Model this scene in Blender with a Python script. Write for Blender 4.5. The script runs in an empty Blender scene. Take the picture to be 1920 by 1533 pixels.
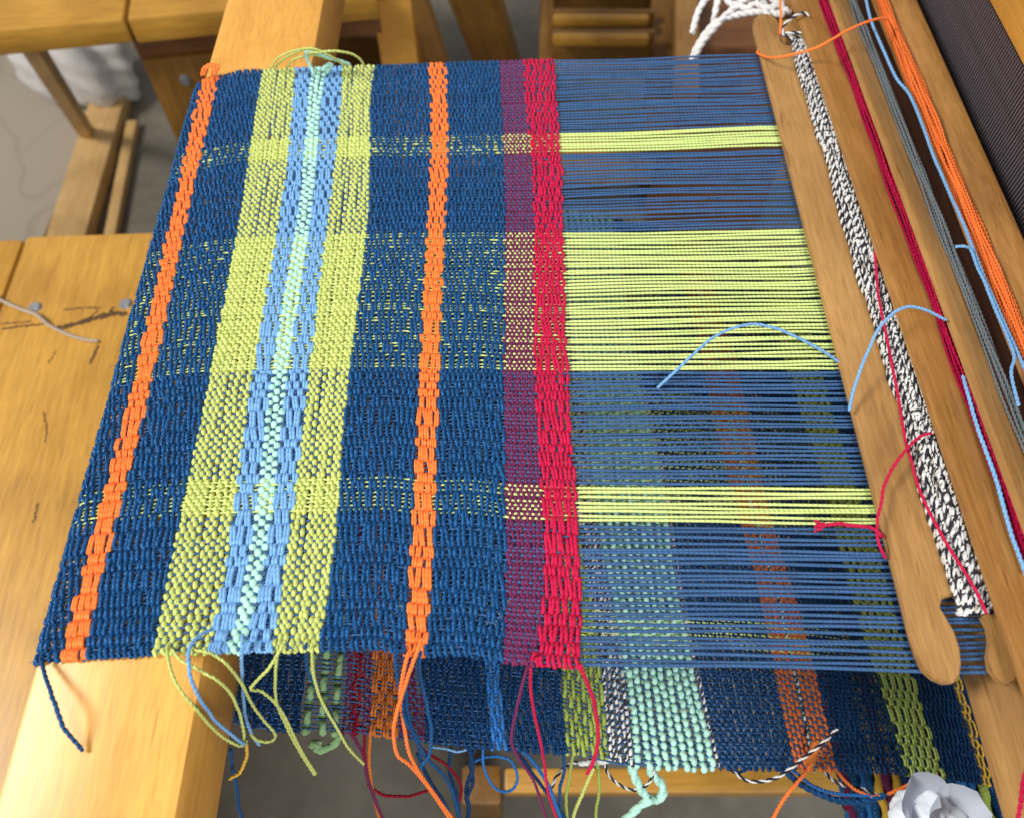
import bpy, bmesh, math, random
import numpy as np
from mathutils import Vector, Matrix

random.seed(7); RNG = np.random.default_rng(11)
SC = bpy.context.scene
COL = SC.collection

# ------------------------------------------------------------------ camera, light, exposure
F_PX, CX, CY = 1500.0, 960.0, 766.5          # photo is 1920 x 1533
PITCH = math.radians(58.7)                   # downwards from the horizon
ZC = 0.80                                    # height of the cloth on the breast beam
CAM = np.array([0.0, 0.0, ZC + 0.378])
cd = bpy.data.cameras.new('camera'); cam = bpy.data.objects.new('camera', cd); COL.objects.link(cam)
cam.location = CAM; cam.rotation_euler = (math.pi/2 - PITCH, 0, 0)
cd.sensor_width = 36.0; cd.lens = F_PX/1920*36; cd.clip_start = 0.01; cd.clip_end = 50
cd.dof.use_dof = True; cd.dof.focus_distance = 0.45; cd.dof.aperture_fstop = 7.8
SC.camera = cam

w = bpy.data.worlds.new('World'); SC.world = w; w.use_nodes = True
w.node_tree.nodes['Background'].inputs[0].default_value = (0.97, 0.98, 1.0, 1)
w.node_tree.nodes['Background'].inputs[1].default_value = 0.33

def area(name, loc, target, size, power, color):
    ld = bpy.data.lights.new(name, 'AREA'); ld.shape = 'RECTANGLE'; ld.size, ld.size_y = size
    ld.energy = power; ld.color = color
    o = bpy.data.objects.new(name, ld); COL.objects.link(o); o.location = loc
    o.rotation_euler = (Vector(target)-Vector(loc)).to_track_quat('-Z', 'Y').to_euler()
    return o
area('window_light', (-2.3, 0.1, 2.9), (0.0, 0.25, 0.8), (0.8, 0.8), 112, (1.0, 0.97, 0.93))
area('back_window_light', (0.55, -1.45, 2.2), (0.15, 0.25, 0.75), (1.1, 0.9), 46, (0.93, 0.96, 1.0))

SC.view_settings.view_transform = 'Standard'; SC.view_settings.look = 'None'
SC.view_settings.exposure = 0.0; SC.view_settings.gamma = 1.0
SC.render.engine = 'CYCLES'

# ------------------------------------------------------------------ photo pixel -> place helpers
FW = np.array([0, math.cos(PITCH), -math.sin(PITCH)]); RT = np.array([1.0, 0, 0]); UP = np.cross(RT, FW)
def ray(x, y): return FW + RT*(x-CX)/F_PX - UP*(y-CY)/F_PX
def pz(x, y, z=ZC):                           # where the ray meets the height z
    d = ray(x, y); return CAM + d*(z-CAM[2])/d[2]

# ------------------------------------------------------------------ object helpers
def tag(o, label=None, cat=None, group=None, kind=None):
    if label: o['label'] = label
    if cat: o['category'] = cat
    if group: o['group'] = group
    if kind: o['kind'] = kind
    return o
def empty(name, loc=(0, 0, 0), rz=0.0):
    o = bpy.data.objects.new(name, None); COL.objects.link(o); o.location = loc
    o.rotation_euler = (0, 0, rz); o.empty_display_size = 0.05; return o
def link(name, me, mats, parent=None):
    o = bpy.data.objects.new(name, me); COL.objects.link(o)
    for m in (mats if isinstance(mats, (list, tuple)) else [mats]):
        if len(me.materials) < 8 and me.users <= 1: me.materials.append(m)
    if parent: o.parent = parent
    return o

class MB:
    """collects tubes into one mesh with uv (metres along, turns around)"""
    def __init__(s): s.V=[]; s.Q=[]; s.UV=[]; s.M=[]; s.T=[]; s.n=0
    def tube(s, P, R, up=(0, 0, 1), sides=6, mat=0, flat=1.0, cap=True):
        P = np.asarray(P, float); n = len(P)
        R = np.broadcast_to(np.asarray(R, float), (n,)).copy()
        T = np.gradient(P, axis=0); T /= np.linalg.norm(T, axis=1)[:, None]+1e-12
        if isinstance(up, str):               # parallel transport
            N = np.zeros((n, 3)); v = np.cross(T[0], [0.3, 0.2, 1.0]); v /= np.linalg.norm(v)
            for i in range(n):
                v = v - T[i]*(v@T[i]); v /= np.linalg.norm(v)+1e-12; N[i] = v
        else:
            N = np.broadcast_to(np.asarray(up, float), (n, 3))
            N = N - T*np.sum(N*T, 1)[:, None]; N = N/(np.linalg.norm(N, axis=1)[:, None]+1e-12)
        B = np.cross(T, N)
        if cap:
            P = np.vstack([P[:1]-T[:1]*R[0]*.45, P, P[-1:]+T[-1:]*R[-1]*.45])
            N = np.vstack([N[:1], N, N[-1:]]); B = np.vstack([B[:1], B, B[-1:]])
            R = np.concatenate([[R[0]*.45], R, [R[-1]*.45]]); n += 2
        a = np.arange(sides)*2*math.pi/sides
        V = P[:, None, :] + (R[:, None, None])*(np.cos(a)[None, :, None]*B[:, None, :] + flat*np.sin(a)[None, :, None]*N[:, None, :])
        s.V.append(V.reshape(-1, 3))
        L = np.concatenate([[0], np.cumsum(np.linalg.norm(np.diff(P, axis=0), axis=1))])
        i, j = np.meshgrid(np.arange(n-1), np.arange(sides), indexing='ij'); j2 = (j+1) % sides
        q = np.stack([i*sides+j, i*sides+j2, (i+1)*sides+j2, (i+1)*sides+j], -1).reshape(-1, 4)+s.n
        uv = np.stack([np.stack([L[i], j/sides], -1), np.stack([L[i], (j+1)/sides], -1),
                       np.stack([L[i+1], (j+1)/sides], -1), np.stack([L[i+1], j/sides], -1)], -2).reshape(-1, 4, 2)
        s.Q.append(q); s.UV.append(uv); s.M.append(np.full(len(q), mat))
        if cap:
            for base in (0, (n-1)*sides):
                f = np.arange(sides)+base+s.n
                s.T.append((f[::-1] if base == 0 else f, mat))
        s.n += n*sides
        return s
    def ply2(s, P, r, pitch=.006, mats=(0, 0), sides=5, step=7, wob=0.0, deep=.47):
        """two-ply twisted yarn along a path"""
        P = np.asarray(P, float); L = np.concatenate([[0], np.cumsum(np.linalg.norm(np.diff(P, axis=0), axis=1))])
        n = max(8, int(L[-1]/pitch*step)); t = np.linspace(0, L[-1], n)
        C = np.stack([np.interp(t, L, P[:, k]) for k in range(3)], 1)
        T = np.gradient(C, axis=0); T /= np.linalg.norm(T, axis=1)[:, None]+1e-12
        N = np.zeros((n, 3)); v = np.cross(T[0], [0.3, 0.2, 1.0]); v /= np.linalg.norm(v)
        for i in range(n):
            v = v - T[i]*(v@T[i]); v /= np.linalg.norm(v)+1e-12; N[i] = v
        B = np.cross(T, N); kn = max(4, int(L[-1]/.008)); ph = 2*math.pi*t/pitch + RNG.random()*6 + 3.5*wob*np.interp(t, np.linspace(0, L[-1], kn), np.cumsum(RNG.normal(0, .9, kn)))
        rr = r*(1+wob*np.interp(t, np.linspace(0, L[-1]+1e-9, max(4, int(L[-1]/.006))), RNG.normal(0, 1, max(4, int(L[-1]/.006)))))
        for k in (0, 1):
            off = N*np.cos(ph+k*math.pi)[:, None] + B*np.sin(ph+k*math.pi)[:, None]
            s.tube(C+off*(rr*deep)[:, None], rr*(1.07-deep), up=-off, sides=sides, mat=mats[k])
        return s
    def mesh(s, name, smooth=True):
        me = bpy.data.meshes.new(name)
        V = np.concatenate(s.V); Q = np.concatenate(s.Q); UV = np.concatenate(s.UV); M = np.concatenate(s.M)
        me.vertices.add(len(V)); me.vertices.foreach_set('co', V.astype(np.float32).ravel())
        nt = len(s.T); capn = [len(f) for f, _ in s.T]
        loops = np.concatenate([Q.ravel()]+[f for f, _ in s.T]) if nt else Q.ravel()
        me.loops.add(len(loops)); me.loops.foreach_set('vertex_index', loops.astype(np.int32))
        starts = np.concatenate([np.arange(len(Q))*4, len(Q)*4+np.concatenate([[0], np.cumsum(capn)[:-1]])]) if nt else np.arange(len(Q))*4
        me.polygons.add(len(starts)); me.polygons.foreach_set('loop_start', starts.astype(np.int32))
        me.polygons.foreach_set('material_index', np.concatenate([M, [m for _, m in s.T]]).astype(np.int32))
        me.polygons.foreach_set('use_smooth', np.full(len(starts), smooth))
        me.update(calc_edges=True)
        uvl = me.uv_layers.new(name='UVMap')
        full = np.concatenate([UV.reshape(-1, 2), np.zeros((sum(capn), 2))]) if nt else UV.reshape(-1, 2)
        uvl.data.foreach_set('uv', full.astype(np.float32).ravel())
        return me
    def build(s, name, mats, parent=None, smooth=True): return link(name, s.mesh(name, smooth), mats, parent)

def spline(pts, n=24):
    """Catmull-Rom through the points"""
    P = np.asarray(pts, float)
    if len(P) == 2: return P[0]+(P[1]-P[0])*np.linspace(0, 1, n)[:, None]
    Q = np.vstack([2*P[0]-P[1], P, 2*P[-1]-P[-2]]); out = []
    m = max(4, n//(len(P)-1))
    for i in range(1, len(Q)-2):
        t = np.linspace(0, 1, m, endpoint=False)[:, None]; a, b, c, d = Q[i-1], Q[i], Q[i+1], Q[i+2]
        out.append(.5*((2*b)+(-a+c)*t+(2*a-5*b+4*c-d)*t**2+(-a+3*b-3*c+d)*t**3))
    return np.vstack(out+[P[-1:]])
def pixpath(lst, n=24): return spline([pz(*p) for p in lst], n)

def box_mesh(name, size, bevel=.003, seg=2, taper=1.0):
    bm = bmesh.new(); bmesh.ops.create_cube(bm, size=1)
    for v in bm.verts:
        k = taper if v.co.z < 0 else 1.0
        v.co = Vector((v.co.x*size[0]*k, v.co.y*size[1]*k, v.co.z*size[2]))
    if bevel: bmesh.ops.bevel(bm, geom=bm.edges[:]+bm.verts[:], offset=bevel, segments=seg, profile=.6, affect='EDGES')
    me = bpy.data.meshes.new(name); bm.to_mesh(me); bm.free()
    me.polygons.foreach_set('use_smooth', [True]*len(me.polygons)); me.set_sharp_from_angle(angle=math.radians(40))
    return me
def box(name, loc, size, mat, parent=None, bevel=.003, rot=(0, 0, 0)):
    o = link(name, box_mesh(name, size, bevel), mat, parent); o.location = loc; o.rotation_euler = rot; return o
def bar(name, p0, p1, width, depth, mat, parent=None, bevel=.003, ref=(0, 1, 0)):
    """a board between two points; local z runs along it"""
    p0, p1 = Vector(p0), Vector(p1); d = p1-p0; L = d.length; z = d.normalized()
    y = Vector(ref); y = (y-z*y.dot(z)).normalized(); x = y.cross(z)
    me = box_mesh(name, (width, depth, L), bevel)
    M = Matrix((x, y, z)).transposed().to_4x4(); M.translation = (p0+p1)/2
    o = link(name, me, mat, parent); o.matrix_local = M; return o

# ------------------------------------------------------------------ materials
def nodes(name):
    m = bpy.data.materials.new(name); m.use_nodes = True; nt = m.node_tree
    return m, nt, nt.nodes['Principled BSDF'], (lambda t, **k: mk(nt, t, **k))
def mk(nt, t, **k):
    n = nt.nodes.new(t)
    for a, v in k.items(): setattr(n, a, v)
    return n
def ramp(nt, stops):
    r = nt.nodes.new('ShaderNodeValToRGB'); e = r.color_ramp.elements
    while len(e) < len(stops): e.new(.5)
    for i, (p, c) in enumerate(stops): e[i].position = p; e[i].color = (*c, 1) if len(c) == 3 else c
    return r
def wood(name, light, dark, axis='Y', rough=.38, fleck=.25, scale=1.0, coat=.15, bump=.15):
    m, nt, b, N = nodes(name); L = nt.links.new
    tc = N('ShaderNodeTexCoord'); mp = N('ShaderNodeMapping'); L(tc.outputs['Object'], mp.inputs[0])
    s = {'X': (1, 14, 14), 'Y': (14, 1, 14), 'Z': (14, 14, 1)}[axis]
    mp.inputs['Scale'].default_value = [v*scale for v in s]
    oi = N('ShaderNodeObjectInfo'); ad = N('ShaderNodeVectorMath', operation='ADD')
    mu = N('ShaderNodeMath', operation='MULTIPLY'); mu.inputs[1].default_value = 37.0
    L(oi.outputs['Random'], mu.inputs[0]); L(mp.outputs[0], ad.inputs[0]); L(mu.outputs[0], ad.inputs[1])
    n1 = N('ShaderNodeTexNoise'); n1.inputs['Scale'].default_value = 2.2; n1.inputs['Detail'].default_value = 6; n1.inputs['Distortion'].default_value = 1.2
    n2 = N('ShaderNodeTexNoise'); n2.inputs['Scale'].default_value = 24; n2.inputs['Detail'].default_value = 5
    L(ad.outputs[0], n1.inputs[0]); L(ad.outputs[0], n2.inputs[0])
    mix = N('ShaderNodeMath', operation='MULTIPLY_ADD'); mix.inputs[1].default_value = .55; L(n2.outputs[0], mix.inputs[0]); 
    m2 = N('ShaderNodeMath', operation='MULTIPLY'); m2.inputs[1].default_value = .50; L(n1.outputs[0], m2.inputs[0]); L(m2.outputs[0], mix.inputs[2])
    r = ramp(nt, [(.36, dark), (.68, light)]); L(mix.outputs[0], r.inputs[0])
    # short dark flecks along the grain
    mp2 = N('ShaderNodeMapping'); L(tc.outputs['Object'], mp2.inputs[0])
    mp2.inputs['Scale'].default_value = [{1: 26, 14: 330}[v]*scale for v in s]
    n3 = N('ShaderNodeTexNoise'); n3.inputs['Scale'].default_value = 1.0; n3.inputs['Detail'].default_value = 1; L(mp2.outputs[0], n3.inputs[0])
    r3 = ramp(nt, [(.70, (0, 0, 0)), (.80, (1, 1, 1))]); L(n3.outputs[0], r3.inputs[0])
    fm = N('ShaderNodeMath', operation='MULTIPLY'); fm.inputs[1].default_value = fleck; L(r3.outputs[0], fm.inputs[0])
    mc = N('ShaderNodeMix', data_type='RGBA'); L(fm.outputs[0], mc.inputs[0]); L(r.outputs[0], mc.inputs[6])
    mc.inputs[7].default_value = (dark[0]*.35, dark[1]*.28, dark[2]*.25, 1)
    L(mc.outputs[2], b.inputs['Base Color'])
    n4 = N('ShaderNodeTexNoise'); n4.inputs['Scale'].default_value = 9; n4.inputs['Detail'].default_value = 4; L(tc.outputs['Object'], n4.inputs[0])
    r4 = ramp(nt, [(.35, (.80, .76, .70)), (.62, (1.06, 1.05, 1.03))]); L(n4.outputs[0], r4.inputs[0])
    mm = N('ShaderNodeMix', data_type='RGBA', blend_type='MULTIPLY'); mm.inputs[0].default_value = 1; L(mc.outputs[2], mm.inputs[6]); L(r4.outputs[0], mm.inputs[7])
    n5 = N('ShaderNodeTexNoise'); n5.inputs['Scale'].default_value = 1.0; n5.inputs['Detail'].default_value = 2
    mp5 = N('ShaderNodeMapping'); mp5.inputs['Scale'].default_value = [{1: 60, 14: 1100}[v]*scale for v in s]; L(tc.outputs['Object'], mp5.inputs[0]); L(mp5.outputs[0], n5.inputs[0])
    r5 = ramp(nt, [(.36, (.72, .68, .62)), (.50, (1, 1, 1))]); L(n5.outputs[0], r5.inputs[0])
    m5 = N('ShaderNodeMix', data_type='RGBA', blend_type='MULTIPLY'); m5.inputs[0].default_value = .55; L(mm.outputs[2], m5.inputs[6]); L(r5.outputs[0], m5.inputs[7])
    L(m5.outputs[2], b.inputs['Base Color'])
    rr = N('ShaderNodeMapRange'); rr.inputs[3].default_value = rough-.06; rr.inputs[4].default_value = rough+.12; L(n1.outputs[0], rr.inputs[0]); L(rr.outputs[0], b.inputs['Roughness'])
    b.inputs['Coat Weight'].default_value = coat; b.inputs['Coat Roughness'].default_value = .3
    bp = N('ShaderNodeBump'); bp.inputs['Strength'].default_value = bump; bp.inputs['Distance'].default_value = .0006; L(mix.outputs[0], bp.inputs['Height']); L(bp.outputs[0], b.inputs['Normal'])
    return m
YM = {}
def yarn(name, col, var=.35, twist=True, pitch=.0026, sheen=.12, rough=.68, key=None, spec=.38):
    m, nt, b, N = nodes(name); L = nt.links.new
    uv = N('ShaderNodeUVMap'); sx = N('ShaderNodeSeparateXYZ'); L(uv.outputs[0], sx.inputs[0])
    # spin: helical ridges from the uv (metres along, turns around)
    mu = N('ShaderNodeMath', operation='MULTIPLY'); mu.inputs[1].default_value = 1/pitch; L(sx.outputs[0], mu.inputs[0])
    ad = N('ShaderNodeMath', operation='MULTIPLY_ADD'); ad.inputs[1].default_value = 2.0; L(sx.outputs[1], ad.inputs[0]); L(mu.outputs[0], ad.inputs[2])
    m6 = N('ShaderNodeMath', operation='MULTIPLY'); m6.inputs[1].default_value = 2*math.pi; L(ad.outputs[0], m6.inputs[0])
    si = N('ShaderNodeMath', operation='SINE'); L(m6.outputs[0], si.inputs[0])
    tc = N('ShaderNodeTexCoord'); n1 = N('ShaderNodeTexNoise'); n1.inputs['Scale'].default_value = 900; n1.inputs['Detail'].default_value = 3
    L(tc.outputs['Object'], n1.inputs[0])
    n2 = N('ShaderNodeTexNoise'); n2.inputs['Scale'].default_value = 90; n2.inputs['Detail'].default_value = 3; L(tc.outputs['Object'], n2.inputs[0])
    oi = N('ShaderNodeObjectInfo')
    hs = N('ShaderNodeHueSaturation'); hs.inputs['Color'].default_value = (*col, 1)
    v = N('ShaderNodeMath', operation='MULTIPLY_ADD'); v.inputs[1].default_value = var; L(n1.outputs[0], v.inputs[0])
    v2 = N('ShaderNodeMath', operation='MULTIPLY_ADD'); v2.inputs[1].default_value = var*.8; v2.inputs[2].default_value = 1-var*.95; L(n2.outputs[0], v2.inputs[0])
    v3 = N('ShaderNodeMath', operation='MULTIPLY_ADD'); v3.inputs[1].default_value = var*.25; L(oi.outputs['Random'], v3.inputs[0]); L(v2.outputs[0], v3.inputs[2])
    L(v3.outputs[0], v.inputs[2]); L(v.outputs[0], hs.inputs['Value']); L(hs.outputs[0], b.inputs['Base Color'])
    b.inputs['Roughness'].default_value = rough; b.inputs['Specular IOR Level'].default_value = spec; b.inputs['Specular Tint'].default_value = (*[min(1, .15+.85*c/max(col)) for c in col], 1)
    b.inputs['Sheen Weight'].default_value = sheen; b.inputs['Sheen Roughness'].default_value = .45
    b.inputs['Sheen Tint'].default_value = (*[min(1, .2+.8*c/max(col)) for c in col], 1)
    h = N('ShaderNodeMath', operation='MULTIPLY_ADD'); h.inputs[1].default_value = .5 if twist else 0.0; L(si.outputs[0], h.inputs[0]); L(n1.outputs[0], h.inputs[2])
    bp = N('ShaderNodeBump'); bp.inputs['Strength'].default_value = .75; bp.inputs['Distance'].default_value = .0004; L(h.outputs[0], bp.inputs['Height']); L(bp.outputs[0], b.inputs['Normal'])
    YM[key or name] = m
    return m
def plain(name, col, rough=.6, var=.1, scale=60, metallic=0.0, bump=.1):
    m, nt, b, N = nodes(name); L = nt.links.new
    tc = N('ShaderNodeTexCoord'); n = N('ShaderNodeTexNoise'); n.inputs['Scale'].default_value = scale; n.inputs['Detail'].default_value = 6; L(tc.outputs['Object'], n.inputs[0])
    r = ramp(nt, [(.3, tuple(c*(1-var) for c in col)), (.7, tuple(min(1, c*(1+var)) for c in col))]); L(n.outputs[0], r.inputs[0]); L(r.outputs[0], b.inputs['Base Color'])
    b.inputs['Roughness'].default_value = rough; b.inputs['Metallic'].default_value = metallic
    bp = N('ShaderNodeBump'); bp.inputs['Strength'].default_value = bump; bp.inputs['Distance'].default_value = .002; L(n.outputs[0], bp.inputs['Height']); L(bp.outputs[0], b.inputs['Normal'])
    return m

W_BEAM = wood('honey_maple', (.76, .385, .075), (.63, .295, .047), 'Y', .40, .6, coat=.12)
W_BENCH = wood('golden_bench_wood', (.60, .325, .050), (.43, .215, .026), 'Y', .40, .45, .7, coat=.12)
W_BENCHX = wood('golden_cross_wood', (.56, .30, .045), (.40, .20, .024), 'X', .40, .35, .7, coat=.12)
W_DARK = wood('brown_post_wood', (.27, .130, .018), (.16, .070, .008), 'Z', .5, .3, coat=.05)
W_TAN = wood('tan_post_wood', (.44, .235, .070), (.32, .16, .040), 'Z', .5, .3, coat=.05)
W_PALE = wood('pale_rail_wood', (.58, .38, .16), (.45, .28, .10), 'Z', .5, .3, coat=.05)
W_RED = wood('reddish_apron_wood', (.23, .095, .030), (.12, .046, .014), 'X', .45, .5, coat=.05)
W_SHUT = wood('shuttle_wood', (.46, .255, .085), (.31, .160, .046), 'Y', .42, .6, 1.3, .08)
W_SHUT2 = wood('brown_shuttle_wood', (.42, .210, .056), (.27, .120, .026), 'Y', .42, .6, 1.3, .08)
W_RACE = wood('beater_wood', (.60, .345, .13), (.46, .25, .080), 'Y', .42, .4, 1.0, .08)
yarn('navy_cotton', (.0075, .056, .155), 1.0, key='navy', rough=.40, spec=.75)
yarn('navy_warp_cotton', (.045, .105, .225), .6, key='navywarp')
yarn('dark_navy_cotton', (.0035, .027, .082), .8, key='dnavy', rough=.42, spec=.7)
yarn('lime_cotton', (.52, .57, .165), .3, key='lime')
yarn('pale_lime_warp', (.61, .72, .25), .25, key='limewarp')
yarn('sky_blue_cotton', (.19, .39, .66), .3, key='blue')
yarn('bright_blue_cotton', (.03, .16, .45), .4, key='bblue')
yarn('mint_cotton', (.43, .72, .59), .2, pitch=.004, key='mint')
yarn('orange_cotton', (.92, .215, .048), .25, key='orange')
yarn('rust_orange_cotton', (.55, .16, .03), .35, key='rust')
yarn('red_cotton', (.52, .013, .062), .45, key='red')
yarn('dark_red_cotton', (.22, .008, .02), .4, key='dred')
yarn('plum_cotton', (.145, .022, .074), .35, key='plum')
yarn('magenta_cotton', (.36, .004, .045), .35, key='magenta')
yarn('grey_cotton', (.13, .15, .16), .35, key='grey')
yarn('black_cotton', (.012, .012, .016), .4, key='black')
yarn('white_cotton', (.68, .67, .64), .15, key='white')
yarn('beige_cotton', (.42, .35, .27), .2, key='beige')
yarn('sage_cotton', (.22, .36, .17), .35, pitch=.004, key='sage')
yarn('moss_cotton', (.30, .38, .08), .35, key='moss')
yarn('yellow_cotton', (.68, .42, .06), .3, key='yellow')

def marl(name):
    m, nt, b, N = nodes(name); L = nt.links.new
    uv = N('ShaderNodeUVMap'); sx = N('ShaderNodeSeparateXYZ'); L(uv.outputs[0], sx.inputs[0])
    mu = N('ShaderNodeMath', operation='MULTIPLY'); mu.inputs[1].default_value = 1/.0055; L(sx.outputs[0], mu.inputs[0])
    ad = N('ShaderNodeMath', operation='ADD'); L(sx.outputs[1], ad.inputs[0]); L(mu.outputs[0], ad.inputs[1])
    tc = N('ShaderNodeTexCoord'); n = N('ShaderNodeTexNoise'); n.inputs['Scale'].default_value = 150; L(tc.outputs['Object'], n.inputs[0])
    a2 = N('ShaderNodeMath', operation='MULTIPLY_ADD'); a2.inputs[1].default_value = 1.6; L(n.outputs[0], a2.inputs[0]); L(ad.outputs[0], a2.inputs[2])
    m6 = N('ShaderNodeMath', operation='MULTIPLY'); m6.inputs[1].default_value = 2*math.pi; L(a2.outputs[0], m6.inputs[0])
    si = N('ShaderNodeMath', operation='SINE'); L(m6.outputs[0], si.inputs[0])
    r = ramp(nt, [(.45, (.012, .012, .016)), (.60, (.66, .65, .62))]); mr = N('ShaderNodeMapRange'); mr.inputs[1].default_value = -1; L(si.outputs[0], mr.inputs[0]); L(mr.outputs[0], r.inputs[0])
    L(r.outputs[0], b.inputs['Base Color']); b.inputs['Roughness'].default_value = .75; b.inputs['Sheen Weight'].default_value = .2
    return m
YM['bw'] = marl('marled_cotton')

# ------------------------------------------------------------------ floor
m, nt, b, N = nodes('grey_concrete'); L = nt.links.new
tc = N('ShaderNodeTexCoord'); n1 = N('ShaderNodeTexNoise'); n1.inputs['Scale'].default_value = 3.5; n1.inputs['Detail'].default_value = 9; L(tc.outputs['Object'], n1.inputs[0])
n2 = N('ShaderNodeTexNoise'); n2.inputs['Scale'].default_value = 40; n2.inputs['Detail'].default_value = 5; L(tc.outputs['Object'], n2.inputs[0])
ad = N('ShaderNodeMath', operation='MULTIPLY_ADD'); ad.inputs[1].default_value = .3; L(n2.outputs[0], ad.inputs[0]); L(n1.outputs[0], ad.inputs[2])
r = ramp(nt, [(.45, (.085, .072, .050)), (.8, (.185, .165, .125))]); L(ad.outputs[0], r.inputs[0]); L(r.outputs[0], b.inputs['Base Color']); b.inputs['Roughness'].default_value = .55
CONC = m
bm = bmesh.new(); bmesh.ops.create_grid(bm, x_segments=4, y_segments=4, size=6)
me = bpy.data.meshes.new('floor'); bm.to_mesh(me); bm.free()
tag(link('floor', me, CONC), kind='structure')

# ------------------------------------------------------------------ loom: breast beam, cross rails, beater with its reed
loom = empty('floor_loom', (-.18, .3, 0))
tag(loom, 'honey coloured wooden floor loom carrying the striped cloth on its breast beam', 'loom')
OFF = Vector((-.18, .3, 0))
def lbox(name, x, y, z, mat, bevel=.004):
    loc = Vector(((x[0]+x[1])/2, (y[0]+y[1])/2, (z[0]+z[1])/2))-OFF
    return box(name, loc, (x[1]-x[0], y[1]-y[0], z[1]-z[0]), mat, loom, bevel)
bb = lbox('breast_beam', (-.2235, -.1440), (-.35, 1.25), (.740, .7965), W_BEAM, .005); bb.rotation_euler = (0, 0, .0155); bb.location.x -= .0055
for yy in (-.31, 1.15):
    lbox('side_post', (-.212, -.152), (yy, yy+.06), (0, .738), W_BEAM)
    lbox('side_rail', (-.150, 1.0), (yy+.005, yy+.05), (.10, .18), W_BENCHX)
lbox('foot_rail', (-.008, .9), (.093, .118), (.205, .24), W_BENCHX)
lbox('treadle_post', (-.056, -.012), (.085, .125), (0, .205), W_DARK)
lbox('beater_rail', (.221, .352), (-.28, 1.12), (.773, .787), W_RACE, .003)
lbox('beater_sill', (.30, .35), (-.28, 1.12), (.69, .772), W_RACE, .003)
lbox('beater_cap', (.309, .352), (-.28, 1.12), (.8705, .925), W_BEAM, .006)
reed = lbox('reed', (.3225, .334), (-.1, .98), (.788, .800), plain('reed_binding_black', (.012, .011, .012), .5), .002)
top = lbox('reed_binding', (.3225, .334), (-.1, .98), (.858, .870), bpy.data.materials['reed_binding_black'], .002)
wire = box_mesh('reed_wire', (.0075, .0011, .062), 0); WM = plain('reed_steel', (.185, .150, .165), .45, .15, 200, .25)
wire.materials.append(WM)
for k in range(205):
    o = bpy.data.objects.new('reed_wire', wire); COL.objects.link(o); o.parent = reed
    o.location = Vector((0, .155+k*.0030 - .44, .829-.794)); o.rotation_euler = (0, 0, random.uniform(-.05, .05))
WHT = plain('white_cord', (.72, .70, .68), .8, .1, 300)

# ------------------------------------------------------------------ weaver's bench below the breast beam
bench = empty('weaving_bench', (-.584, .641, 0), math.radians(2.7))
tag(bench, 'golden wooden weaving bench below the breast beam, scratched seat with grey screw heads', 'bench')
def bbox(name, x, y, z, mat, bevel=.004, par=bench):
    return box(name, ((x[0]+x[1])/2, (y[0]+y[1])/2, (z[0]+z[1])/2), (x[1]-x[0], y[1]-y[0], z[1]-z[0]), mat, par, bevel)
seat = bbox('seat_plank', (.030, .27), (-1.15, 0), (.465, .5), W_BENCH, .004)
bbox('seat_plank', (-.36, .027), (-1.15, -.003), (.465, .5), W_BENCH, .006)
for x in (-.33, .23):
    for y in (-1.12, -.05): bbox('leg', (x, x+.045), (y, y+.045-.005), (0, .464), W_BENCH)
bbox('stretcher', (-.28, .225), (-.04, -.015), (.12, .18), W_BENCHX)
SCREW = plain('dull_steel', (.30, .31, .32), .45, .2, 400, .6)
def disc(name, r, h, mat, parent, loc):
    bm = bmesh.new(); bmesh.ops.create_cone(bm, cap_ends=True, segments=20, radius1=r, radius2=r*.7, depth=h)
    me = bpy.data.meshes.new(name); bm.to_mesh(me); bm.free(); o = link(name, me, mat, parent); o.location = loc; return o
for px, py in ((66, 577), (236, 570)):
    p = pz(px, py, .5)-np.array([-.584, .641, 0]); c, s = math.cos(-.0471), math.sin(-.0471)
    disc('screw_head', .0075, .003, SCREW, bench, (p[0]*c-p[1]*s, p[0]*s+p[1]*c, .5012))
GOUGE = plain('gouge_dark_wood', (.085, .038, .008), .8, .4, 120)
def gouge(pts, r):
    mb = MB(); P = pixpath([(x, y, .4999) for x, y in pts], 30); P[:, :2] += RNG.normal(0, .0006, (len(P), 2))
    R = r*(.6+.5*RNG.random(len(P))); R[0] = R[-1] = r*.2; mb.tube(P, R, sides=6, flat=.16)
    o = mb.build('scratch', GOUGE, bench); o.matrix_parent_inverse = Matrix.LocRotScale(bench.location, bench.rotation_euler.to_quaternion(), None).inverted()
gouge([(100, 616), (125, 612), (150, 605), (185, 595), (215, 588), (240, 590)], .0042)
gouge([(0, 618), (40, 612), (85, 608)], .0018); gouge([(0, 608), (30, 605), (62, 603)], .0014)
gouge([(116, 582), (150, 578), (190, 577)], .0016); gouge([(160, 604), (178, 588), (186, 579)], .0013)
gouge([(205, 593), (208, 583), (213, 578)], .0022); gouge([(168, 684), (178, 664), (184, 648)], .0020)
gouge([(92, 680), (105, 658)], .0012); gouge([(85, 830), (88, 800), (82, 770)], .0014); gouge([(62, 980), (72, 940)], .0014)
mb = MB(); mb.ply2(pixpath([(-30, 545, .506), (0, 562, .504), (40, 580, .503), (68, 590, .507), (92, 610, .503), (130, 628, .502), (160, 637, .502), (184, 640, .502)], 40), .0021, .009)
tag(mb.build('string', YM['beige']), 'frayed beige string lying on the scratched bench seat', 'string')

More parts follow.
